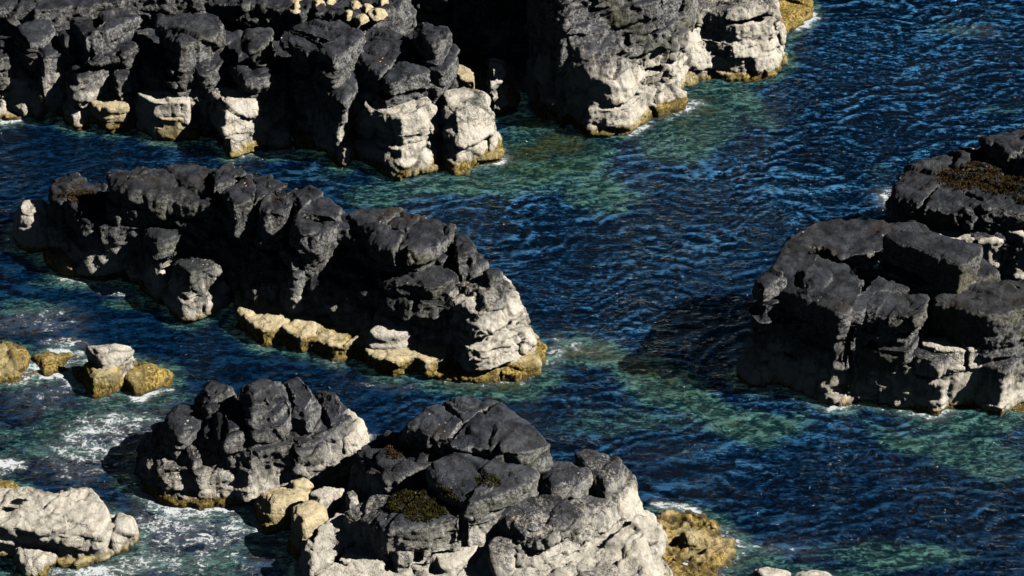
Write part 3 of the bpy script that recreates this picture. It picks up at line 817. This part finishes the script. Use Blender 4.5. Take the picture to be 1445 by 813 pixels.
# pale stones piled on the back of the headland
ST = [((424, 2), 14, 3.0), ((446, 4), 12, 3.3), ((500, 4), 10, 3.3), ((520, 6), 10, 3.3), ((495, 18), 9, 3.0), ((512, 22), 11, 2.8), ((532, 16), 9, 3.0), ((540, 0), 9, 3.4), ((462, -2), 9, 3.4)]
STL = ['rounded cream stone, leftmost of the pale stones behind the headland', 'rounded cream stone second from the left among pale stones behind the headland',
       'cream stone at the top of the pile beside the shaded cove', 'pale stone in the upper middle of the pile beside the shaded cove', 'small flat pale stone low at the left of the pile',
       'broad pale stone at the bottom of the pile beside the cove', 'pale stone at the right end of the pile beside the dark cove', 'stone at the top right corner of the pale pile', 'pale stone just right of the two rounded cream stones']
for (c_, r_, z_), lb in zip(ST, STL):
    po = [(c_[0] + r_ * math.cos(a) * random.uniform(.85, 1.1), c_[1] + r_ * .55 * math.sin(a) * random.uniform(.85, 1.1)) for a in [i * math.tau / 7 for i in range(7)]]
    tag(rock_block('stone', po, 3.04, M_LEDGE, None, flare=.05, rnd=.12, bot=2.7, rough=.6, joint=.2, vox=.04), lb, 'stone', 'pale stones piled on the headland')

# ------------------------------------------------------------------ moss patches
def moss_mat(name, a, c):
    m = bpy.data.materials.new(name)
    b = NB(m)
    geo = b.n('ShaderNodeNewGeometry')
    col = b.mix(b.ss(b.noise(geo.outputs['Position'], 9, 4), .35, .65), a, c)
    bs = b.n('ShaderNodeBsdfPrincipled')
    b.lk(col, bs.inputs['Base Color'])
    bs.inputs['Roughness'].default_value = 1
    bs.inputs['Specular IOR Level'].default_value = .05
    o = b.n('ShaderNodeOutputMaterial')
    b.lk(bs.outputs[0], o.inputs[0])
    return m


M_MOSS = moss_mat('moss_green', (0.028, 0.026, 0.010), (0.11, 0.095, 0.022))
M_MOSSR = moss_mat('moss_rust', (0.05, 0.03, 0.012), (0.18, 0.11, 0.03))


def moss(poly_px, parent, mat, dens=170, h=.07):
    """tufts scattered over the rock where the patch grows"""
    us = [q[0] for q in poly_px]; vs = [q[1] for q in poly_px]
    cu, cv = sum(us) / len(us), sum(vs) / len(vs)
    ru, rv = (max(us) - min(us)) / 2, (max(vs) - min(vs)) / 2
    bm = bmesh.new()
    n = int(ru * rv * math.pi / 1500 * dens * 4)
    spots = []
    for _ in range(n):
        a = random.uniform(0, math.tau); r = random.random() ** .5
        lim = .62 + .5 * mnoise.noise(Vector((cu + math.cos(a) * 1.3, cv + math.sin(a) * 1.3, .5)))+ .25
        if r > lim:
            continue
        q = P(cu + ru * r * math.cos(a), cv + rv * r * math.sin(a), 0)
        d = (q - CP).normalized()
        best = None
        for t in TREES:
            hit = t.ray_cast(CP, d)
            if hit[0] is not None and (best is None or hit[3] < best[3]):
                best = hit
        if best is None or best[1].z < .35:
            continue
        spots.append((best[0], best[1]))
    mid_ = Vector([sorted(q_[0][k] for q_ in spots)[len(spots) // 2] for k in range(3)])
    for p0, nn in spots:
        if abs(p0.z - mid_.z) > .38 or abs(p0.y - mid_.y) > 1.3 or abs(p0.x - mid_.x) > 1.9:
            continue
        p = p0 - nn * .01
        for k in range(5):
            an = random.uniform(0, math.tau)
            wv = Vector((math.cos(an), math.sin(an), 0)) * random.uniform(.012, .026)
            tip = p + (nn + Vector((random.uniform(-.8, .8), random.uniform(-.8, .8), .5))).normalized() * h * random.uniform(.35, 1.2)
            o = Vector((random.uniform(-.05, .05), random.uniform(-.05, .05), 0))
            bm.faces.new([bm.verts.new(p - wv + o), bm.verts.new(p + wv + o), bm.verts.new(tip + o)])
    me = bpy.data.meshes.new('moss_patch')
    bm.to_mesh(me); bm.free()
    me.materials.append(mat)
    ob = bpy.data.objects.new('moss_patch', me)
    COL.objects.link(ob)
    ob.parent = parent
    ob.matrix_parent_inverse = __import__('mathutils').Matrix.Translation(-parent.location)
    return ob


def box(u0, v0, u1, v1):
    return [(u0, v0), (u1, v1)]


by = {o['label']: o for o in COL.objects if o.get('label')}
fg = [o for l, o in by.items() if l.startswith('large foreground')][0]
rbk = [o for l, o in by.items() if l.startswith('flat-topped')][0]
rid_ = [o for l, o in by.items() if l.startswith('long black')][0]
hl = [o for l, o in by.items() if l.startswith('long dark boulder')][0]
stk = [o for l, o in by.items() if l.startswith('rounded lumpy')][0]
moss(box(540, 682, 650, 736), fg, M_MOSS)
moss(box(668, 668, 714, 688), fg, M_MOSS, 120)
moss(box(540, 616, 580, 650), fg, M_MOSSR, 110)
moss(box(1320, 226, 1445, 276), rbk, M_MOSSR, 120)
moss(box(1400, 240, 1490, 290), rbk, M_MOSS, 90)
moss(box(85, 266, 138, 286), rid_, M_MOSSR, 120)

# ------------------------------------------------------------------ bird
def flat_mat(name, col, rough=.6):
    m = bpy.data.materials.new(name)
    b = NB(m)
    geo = b.n('ShaderNodeNewGeometry')
    n = b.noise(geo.outputs['Position'], 60, 3)
    c = b.mix(b.ss(n, .3, .7), tuple(x * .75 for x in col), tuple(min(1, x * 1.2) for x in col))
    bs = b.n('ShaderNodeBsdfPrincipled')
    b.lk(c, bs.inputs['Base Color'])
    bs.inputs['Roughness'].default_value = rough
    o = b.n('ShaderNodeOutputMaterial'); b.lk(bs.outputs[0], o.inputs[0])
    return m


def loft(name, secs, mat, parent, seg=12):
    """secs: (centre, half width, half height) along x"""
    bm = bmesh.new()
    rings = []
    for c, a, b_ in secs:
        rings.append([bm.verts.new((c[0], c[1] + a * math.cos(t), c[2] + b_ * math.sin(t))) for t in [i * math.tau / seg for i in range(seg)]])
    for r0, r1 in zip(rings, rings[1:]):
        for i in range(seg):
            bm.faces.new((r0[i], r0[(i + 1) % seg], r1[(i + 1) % seg], r1[i]))
    bm.faces.new(rings[0]); bm.faces.new(list(reversed(rings[-1])))
    bmesh.ops.recalc_face_normals(bm, faces=bm.faces)
    me = bpy.data.meshes.new(name); bm.to_mesh(me); bm.free()
    me.materials.append(mat)
    for p in me.polygons:
        p.use_smooth = True
    ob = bpy.data.objects.new(name, me); COL.objects.link(ob); ob.parent = parent
    sb = ob.modifiers.new('s', 'SUBSURF'); sb.levels = 1; sb.render_levels = 1
    return ob


hitp = None
for cu_ in range(16, 44, 3):
    d0 = (P(cu_, 717 + (cu_ % 2), .9) - CP).normalized()
    fh = None
    for t in TREES:
        h_ = t.ray_cast(CP, d0)
        if h_[0] is not None and (fh is None or h_[3] < fh[3]):
            fh = h_
    sc_ = fh[0].z + fh[1].z * .5 - abs(cu_ - 26) * .012
    if hitp is None or sc_ > hitp[1]:
        hitp = (fh[0], sc_)
bird = thing('bird', 'black seabird with white breast patch standing on the cream rock, lower left', 'bird', hitp[0])
bird.rotation_euler = (0, 0, R(-12))
bird.scale = (1.15, 1.15, 1.15)
bk = flat_mat('black_feathers', (.015, .015, .018), .5)
wh = flat_mat('white_feathers', (.75, .75, .73), .7)
lg = flat_mat('leg_skin', (.25, .06, .03), .6)
loft('body', [((-.24, 0, .10), .006, .004), ((-.19, 0, .115), .028, .016), ((-.12, 0, .14), .05, .045), ((-.03, 0, .165), .066, .065),
              ((.06, 0, .185), .062, .062), ((.11, 0, .21), .042, .045), ((.135, 0, .245), .034, .036), ((.155, 0, .262), .036, .036),
              ((.18, 0, .262), .030, .030), ((.20, 0, .258), .012, .012)], bk, bird)
loft('breast_patch', [((.045, 0, .15), .01, .01), ((.07, 0, .165), .066, .05), ((.10, 0, .19), .060, .054), ((.125, 0, .215), .05, .046), ((.145, 0, .24), .036, .030)], wh, bird)
loft('beak', [((.195, 0, .258), .010, .010), ((.235, 0, .252), .006, .006), ((.265, 0, .245), .002, .002)], lg, bird)
for s in (-1, 1):
    loft('wing', [((-.23, s * .018, .125), .004, .004), ((-.14, s * .05, .155), .012, .028), ((-.03, s * .066, .18), .014, .048), ((.06, s * .06, .195), .012, .042), ((.095, s * .045, .2), .005, .015)], bk, bird)
    bm = bmesh.new()
    bmesh.ops.create_cone(bm, segments=6, radius1=.006, radius2=.007, depth=.12)
    bmesh.ops.translate(bm, verts=bm.verts, vec=(.0, s * .025, .06))
    r = bmesh.ops.create_cone(bm, segments=3, radius1=.03, radius2=.02, depth=.006)
    bmesh.ops.translate(bm, verts=r['verts'], vec=(.012, s * .025, .004))
    me = bpy.data.meshes.new('leg'); bm.to_mesh(me); bm.free(); me.materials.append(lg)
    ob = bpy.data.objects.new('leg', me); COL.objects.link(ob); ob.parent = bird

# ------------------------------------------------------------------ water and sea bed
def axis(lo, hi, step, far):
    core = list(np.arange(lo, hi, step))
    a, s = [], step
    x = lo
    while x > -far:
        s *= 1.35; x -= s; a.append(x)
    b_, s = [], step
    x = core[-1]
    while x < far:
        s *= 1.35; x += s; b_.append(x)
    return np.array(a[::-1] + core + b_)


def grid_mesh(xs, ys):
    nx, ny = len(xs), len(ys)
    X, Y = np.meshgrid(xs, ys)
    co = np.stack([X.ravel(), Y.ravel(), np.zeros(nx * ny)], 1)
    idx = np.arange(nx * ny).reshape(ny, nx)
    q = np.stack([idx[:-1, :-1], idx[:-1, 1:], idx[1:, 1:], idx[1:, :-1]], -1).reshape(-1, 4)
    return co, q


def to_mesh(name, co, q):
    me = bpy.data.meshes.new(name)
    me.vertices.add(len(co)); me.vertices.foreach_set('co', co.ravel())
    me.loops.add(len(q) * 4); me.loops.foreach_set('vertex_index', q.ravel().astype(np.int32))
    me.polygons.add(len(q)); me.polygons.foreach_set('loop_start', np.arange(0, len(q) * 4, 4, dtype=np.int32))
    me.update(calc_edges=True)
    me.polygons.foreach_set('use_smooth', [True] * len(q))
    return me


# shoals: centre (u, v), radii, tilt in the plan (deg), strength 0..1
SHOAL = [
    (770, 215, 90, 34, -28, .95), (700, 262, 160, 26, 0, .62), (850, 280, 60, 24, -10, .6), (520, 265, 70, 20, -10, .45), (600, 245, 80, 14, 0, .5),
    (960, 165, 50, 55, 0, .75), (1010, 140, 46, 40, 25, .55), (930, 200, 50, 30, 0, .5), (1110, 40, 40, 26, 25, .5),
    (830, 500, 75, 36, -15, 1.0), (900, 520, 70, 28, -28, .85), (965, 556, 80, 24, -26, .75), (790, 250, 70, 26, -20, .75), (930, 540, 90, 34, -25, .75), (1030, 585, 100, 26, -22, .68), (700, 545, 90, 16, 0, .9), (870, 590, 120, 22, -5, .35),
    (1330, 615, 130, 26, -8, .62), (1400, 650, 90, 22, 0, .55), (1380, 585, 100, 16, 0, .6),
    (1270, 785, 110, 30, -10, .58), (1040, 790, 80, 30, 0, .7),
    (100, 600, 140, 24, 0, .66), (60, 636, 110, 14, 0, .5), (190, 566, 80, 12, 0, .6), (250, 795, 110, 26, 0, .55), (180, 680, 60, 22, -30, .4), (330, 740, 50, 24, -30, .5),
    (40, 440, 80, 26, 0, .42), (110, 400, 60, 14, 0, .5), (190, 425, 30, 12, 0, .85), (300, 700, 60, 20, -20, .6), (270, 720, 40, 14, -10, .7),
    (240, 190, 100, 12, 0, .3), (430, 225, 80, 12, -6, .55),
    (1350, 45, 60, 12, 0, .33), (1250, 70, 50, 12, 10, .2), (1420, 150, 60, 14, 0, .33), (1230, 250, 40, 16, 0, .25),
    (170, 800, 60, 30, 0, .8), (50, 800, 80, 24, 0, .6), (1150, 820, 90, 22, 0, .6), (735, 172, 50, 22, -30, .8),
]
FOAM = [
    (170, 408, 26, 6, -5, 1.1), (105, 535, 40, 12, -20, 1.0), (60, 560, 60, 18, 0, .35), (150, 620, 110, 40, 12, .62), (190, 610, 40, 10, 15, .5), (230, 660, 90, 30, -35, .55), (240, 720, 60, 70, -10, .6),
    (180, 800, 120, 24, 0, .62), (40, 470, 70, 18, 0, .45), (110, 805, 60, 10, 0, .9), (10, 655, 26, 16, 0, .95), (270, 760, 90, 40, -20, .5), (350, 700, 40, 14, 0, .55), (380, 790, 50, 30, 0, .35),
    (830, 490, 80, 30, -15, .36), (780, 500, 20, 24, 0, .55), (800, 480, 36, 5, -10, .45), (970, 720, 30, 6, -35, .95), (1030, 760, 50, 14, -30, .6), (940, 715, 20, 8, -35, .8), (980, 800, 70, 20, 0, .55), (1100, 775, 60, 16, 0, .3),
    (1240, 280, 18, 12, 0, .75), (1125, 30, 30, 16, 25, .75), (985, 110, 14, 5, 0, .9), (965, 150, 18, 8, 0, .7), (8, 20, 14, 14, 0, 1.1), (10, 340, 22, 16, 0, .75), (640, 235, 60, 6, 5, .5), (516, 620, 10, 10, 0, .9),
    (90, 490, 40, 8, 0, .6), (300, 690, 50, 10, -15, .45), (260, 640, 60, 16, -20, .5), (1370, 45, 40, 10, 0, .25), (560, 540, 60, 8, -5, .3), (60, 450, 60, 14, 0, .3), (720, 165, 30, 6, 0, .4),
]


def field(co, lst, soft=1.0):
    out = np.zeros(len(co))
    wv = np.stack([vnoise(co * np.array([.45, .45, 0]) + 3, 201), vnoise(co * np.array([.45, .45, 0]) + 31, 202)], 1) * .9
    wv += np.stack([vnoise(co * np.array([1.5, 1.5, 0]) + 3, 203), vnoise(co * np.array([1.5, 1.5, 0]) + 31, 204)], 1) * .25
    for (u, v, ru, rv, an, st) in lst:
        c = P(u, v, 0)
        s = FPX / (c - CP).length
        rx = ru / s
        ry = rv / (s * abs((c - CP).normalized().z))
        k = min(1.0, min(rx, ry))
        dx = co[:, 0] - c.x + wv[:, 0] * k
        dy = co[:, 1] - c.y + wv[:, 1] * k
        a = R(an)
        ex = dx * math.cos(a) + dy * math.sin(a)
        ey = -dx * math.sin(a) + dy * math.cos(a)
        r2 = (ex / rx) ** 2 + (ey / ry) ** 2
        out = np.maximum(out, st * np.exp(-r2 ** 1.4 * .9))
    return out


# water surface
xs = axis(-19.5, 19.5, .06, 900)
ys = axis(-18.5, 33, .07, 900)
co, q = grid_mesh(xs, ys)
near = (np.abs(co[:, 0]) < 24) & (co[:, 1] > -24) & (co[:, 1] < 40)
sho = np.zeros(len(co)); foa = np.zeros(len(co))
sho[near] = field(co[near], SHOAL)
foa[near] = field(co[near], FOAM)
wv = np.stack([vnoise(co * .5, 301), vnoise(co * .5 + 9, 302), co[:, 2]], 1) * .5
p = co + wv
ca, sa = math.cos(R(-8)), math.sin(R(-8))
rx_ = p[:, 0] * ca - p[:, 1] * sa
ry_ = p[:, 0] * sa + p[:, 1] * ca
pr = np.stack([rx_, ry_, np.zeros(len(p))], 1)


def ridge(a):
    return (1 - np.abs(a)) ** 1.6


calm = np.clip(.42 + .035 * (co[:, 0] + 4) + .012 * co[:, 1], .3, 1.0)
h = np.zeros(len(co)); crest = np.zeros(len(co))
sw_ = vnoise(pr * np.array([.3, .6, 1]), 311)
for wi, (an, L, am) in enumerate([(-13, .74, .33), (9, .55, .32), (27, .42, .24), (-33, .33, .18), (3, .25, .15)]):
    a_ = R(an)
    ph = (pr[:, 0] * math.sin(a_) + pr[:, 1] * math.cos(a_)) / L
    ph = ph + .75 * vnoise(pr * np.array([.55, .8, 1]) / max(L, .5) * .9 + 3.7 * wi, 340 + wi) + .35 * vnoise(pr * np.array([1.7, 2.0, 1]) + 9.1 * wi, 350 + wi)
    gt = np.clip(.5 + 1.1 * vnoise(pr * np.array([.75, 1.1, 1]) / max(L, .4) * .6 + 5.3 * wi, 360 + wi), 0, 1)
    sn_ = (np.sin(ph * math.tau) * .5 + .5) ** 1.8
    crest += am * gt * (sn_ - .33) * 2.2
    h += am * gt * (sn_ - .35) * L * .30
crest = crest + .5 + .12 * sw_
h = (h + .05 * sw_) * calm * .7
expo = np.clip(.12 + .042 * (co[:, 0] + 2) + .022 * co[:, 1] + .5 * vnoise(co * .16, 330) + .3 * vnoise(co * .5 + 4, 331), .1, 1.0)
fade = np.clip(1 - (np.maximum(np.abs(co[:, 0]) - 22, 0) / 10), 0, 1)
co[:, 2] = h * fade
me = to_mesh('sea', co, q)
# distance to rock for a thin wash line
from mathutils.kdtree import KDTree
kd = KDTree(len(FOOT))
for i, f in enumerate(FOOT):
    kd.insert((f[0], f[1], 0), i)
kd.balance()
dist = np.full(len(co), 5.0)
ii = np.nonzero(near)[0]
for i in ii[::1]:
    if -18 < co[i, 0] < 18:
        dist[i] = kd.find((co[i, 0], co[i, 1], 0))[2]
foa = np.maximum(foa, np.clip(.78 * np.exp(-(dist / .24) ** 2) * (vnoise(co * .7 + 3, 400) * 1.4 + .35), 0, 1))
sho = np.maximum(sho, .55 * np.exp(-(dist / .45) ** 2))
for nm, arr in (('shoal', sho), ('foam', foa), ('crest', crest), ('expo', expo)):
    at = me.attributes.new(nm, 'FLOAT', 'POINT')
    at.data.foreach_set('value', arr.astype(np.float32))

mw = bpy.data.materials.new('sea_water')
b = NB(mw)
geo = b.n('ShaderNodeNewGeometry')
pos = geo.outputs['Position']
sh = b.attr('shoal')
fo = b.attr('foam')
# ripples
n1 = b.noise(b.map(pos, (1.0, 1.9, 1)), 1.6, 3, .55, .6)
n2 = b.noise(b.map(pos, (1.0, 1.6, 1), (4, 9, 0)), 5.0, 4, .6, .5)
n3 = b.noise(b.map(pos, (1.0, 1.4, 1), (14, 3, 0)), 16.0, 2, .5, .2)
hh = b.m('ADD', b.m('MULTIPLY', n1, 1.0), b.m('ADD', b.m('MULTIPLY', n2, .42), b.m('MULTIPLY', n3, .07)))
bump = b.n('ShaderNodeBump')
bump.inputs['Strength'].default_value = .9
bump.inputs['Distance'].default_value = .22
b.lk(hh, bump.inputs['Height'])
# streaky variation of the light coming back from below
sw = b.noise(b.map(pos, (.55, 1.7, 1), (2, 5, 0), (0, 0, R(-10))), 1.5, 6, .68, 1.6)
sw2 = b.noise(b.map(pos, (.8, 1.5, 1), (22, 5, 0)), 6.0, 4, .65, 1.2)
shv = b.m('ADD', sh, b.m('MULTIPLY', b.m('SUBTRACT', b.m('ADD', sw, b.m('MULTIPLY', sw2, .5)), .75), b.m('MULTIPLY_ADD', sh, 2.0, .1)))
n4 = b.noise(b.map(pos, (1.0, 2.2, 1), (7, 1, 0)), 4.6, 4, .62, .5)
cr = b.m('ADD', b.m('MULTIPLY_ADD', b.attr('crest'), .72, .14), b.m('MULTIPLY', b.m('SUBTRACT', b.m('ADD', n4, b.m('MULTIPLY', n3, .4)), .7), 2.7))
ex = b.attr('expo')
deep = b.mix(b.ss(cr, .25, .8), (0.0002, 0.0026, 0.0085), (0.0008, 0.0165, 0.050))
deep = b.mix(b.m('MULTIPLY', b.ss(cr, .62, 1.3), ex), deep, (0.065, 0.235, 0.46))  # crests brightened in the colour, in place of sky reflected off the waves
tl_ = b.mix(b.ss(b.m('ADD', sw2, b.m('MULTIPLY', cr, .3)), .56, .95), (0.0025, 0.022, 0.030), (0.12, 0.27, 0.22))
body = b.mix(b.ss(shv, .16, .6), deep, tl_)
body = b.mix(b.ss(shv, .7, 1.3), body, b.mix(b.ss(sw2, .4, .62), (0.02, 0.045, 0.018), (0.30, 0.36, 0.15)))
alpha = b.ss(shv, .35, 1.1, 1.0, .25)
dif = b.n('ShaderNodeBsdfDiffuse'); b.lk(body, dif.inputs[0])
em = b.n('ShaderNodeEmission'); b.lk(body, em.inputs[0]); em.inputs[1].default_value = .14  # added glow for light scattered under the surface; lifts shadowed water
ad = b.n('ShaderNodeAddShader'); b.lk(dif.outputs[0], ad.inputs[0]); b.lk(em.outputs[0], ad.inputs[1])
tr = b.n('ShaderNodeBsdfTransparent')
b.val(tr.inputs[0], (0.55, 0.92, 0.76))
mx = b.n('ShaderNodeMixShader')
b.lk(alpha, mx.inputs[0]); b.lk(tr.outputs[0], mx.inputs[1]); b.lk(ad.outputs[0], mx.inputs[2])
gl = b.n('ShaderNodeBsdfGlossy'); gl.inputs['Roughness'].default_value = .07
gl.inputs['Color'].default_value = (.75, .92, 1, 1)
b.lk(bump.outputs[0], gl.inputs['Normal'])
fr = b.n('ShaderNodeFresnel'); fr.inputs[0].default_value = 1.4
b.lk(bump.outputs[0], fr.inputs['Normal'])
mx2 = b.n('ShaderNodeMixShader')
b.lk(fr.outputs[0], mx2.inputs[0]); b.lk(mx.outputs[0], mx2.inputs[1]); b.lk(gl.outputs[0], mx2.inputs[2])
# foam lace, solid wash and flecks
wn = b.n('ShaderNodeTexNoise'); wn.inputs['Scale'].default_value = 1.6; wn.inputs['Detail'].default_value = 4
b.lk(pos, wn.inputs['Vector'])
wpos = b.n('ShaderNodeVectorMath', operation='MULTIPLY_ADD')
b.lk(wn.outputs[1], wpos.inputs[0]); wpos.inputs[1].default_value = (.9, .9, 0); b.lk(b.map(pos, (.75, 1.35, 0), (0, 0, 0), (0, 0, R(14))), wpos.inputs[2])
br = b.noise(pos, 2.7, 5, .7)
br2 = b.noise(pos, 9.0, 4, .7)
ra = b.noise(wpos.outputs[0], 1.25, 6, .62)
rb = b.noise(wpos.outputs[0], 3.1, 5, .65)
ra = b.m('SUBTRACT', 1.0, b.m('MULTIPLY', b.m('ABSOLUTE', b.m('SUBTRACT', ra, .5)), 12.0))
rb = b.m('SUBTRACT', 1.0, b.m('MULTIPLY', b.m('ABSOLUTE', b.m('SUBTRACT', rb, .5)), 11.0))
rr_ = b.m('MAXIMUM', ra, b.m('MULTIPLY', rb, .85))
acc = b.m('ADD', b.m('MULTIPLY', rr_, .62), b.m('ADD', b.m('MULTIPLY', fo, .62), b.m('MULTIPLY', b.m('SUBTRACT', br2, .5), .5)))
acc = b.m('ADD', acc, b.m('MULTIPLY', b.m('SUBTRACT', br, .5), 1.2))
fm = b.m('MULTIPLY', b.ss(acc, .76, .98), b.ss(fo, .06, .32))
milk = b.m('MULTIPLY', b.ss(acc, .1, .9), b.m('MULTIPLY', fo, .2))
fm = b.m('MAXIMUM', fm, milk)
fl = b.voro(b.map(pos, (1, .8, 0)), 5.5, 'F1')
gate = b.ss(b.noise(pos, .5, 3, .6), .52, .62)
fleck = b.m('MULTIPLY', b.ss(fl, .07, .14, 1, 0), b.m('MULTIPLY', gate, b.ss(br2, .54, .6)))
fm = b.m('MAXIMUM', fm, b.m('MULTIPLY', fleck, .9), clamp=True)
fd = b.n('ShaderNodeBsdfDiffuse'); fd.inputs[0].default_value = (.78, .82, .84, 1)
mx3 = b.n('ShaderNodeMixShader')
b.lk(fm, mx3.inputs[0]); b.lk(mx2.outputs[0], mx3.inputs[1]); b.lk(fd.outputs[0], mx3.inputs[2])
o = b.n('ShaderNodeOutputMaterial'); b.lk(mx3.outputs[0], o.inputs[0])
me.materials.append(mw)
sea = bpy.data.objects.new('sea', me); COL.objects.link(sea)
sea['kind'] = 'structure'

# sea bed
xs = axis(-20.5, 20.5, .16, 900)
ys = axis(-19, 34, .18, 900)
co, q = grid_mesh(xs, ys)
near = (np.abs(co[:, 0]) < 24) & (co[:, 1] > -24) & (co[:, 1] < 40)
s2 = np.zeros(len(co)); s2[near] = field(co[near], SHOAL)
F1, F2, ID = cells(co * np.array([1.1, 1.1, 0]), 500)
co[:, 2] = -2.6 + 2.15 * np.clip(s2, 0, 1) ** .7 + (.22 * fbm(co * .9, 4, 510) + (ID - .5) * .25 - .15 * np.exp(-(F2 - F1) / .12)) * np.clip(s2 * 1.3 + .2, 0, 1)
co[:, 2] = np.minimum(co[:, 2], -.1)
me = to_mesh('seabed', co, q)
mb = bpy.data.materials.new('seabed_weed')
b = NB(mb)
geo = b.n('ShaderNodeNewGeometry'); pos = geo.outputs['Position']
a1 = b.noise(b.map(pos, (.7, 1.4, 1)), 2.2, 6, .7, .8)
a2 = b.noise(pos, 9, 5, .7, .5)
c = b.mix(b.ss(a1, .38, .62), (0.04, 0.04, 0.015), (0.48, 0.43, 0.13))
c = b.mix(b.ss(a2, .52, .66), c, (0.6, 0.55, 0.33))
c = b.mix(b.ss(a2, .42, .32), c, (0.02, 0.018, 0.008))
bs = b.n('ShaderNodeBsdfPrincipled'); b.lk(c, bs.inputs['Base Color']); bs.inputs['Roughness'].default_value = 1
o = b.n('ShaderNodeOutputMaterial'); b.lk(bs.outputs[0], o.inputs[0])
me.materials.append(mb)
sb = bpy.data.objects.new('seabed', me); COL.objects.link(sb)
sb['kind'] = 'structure'
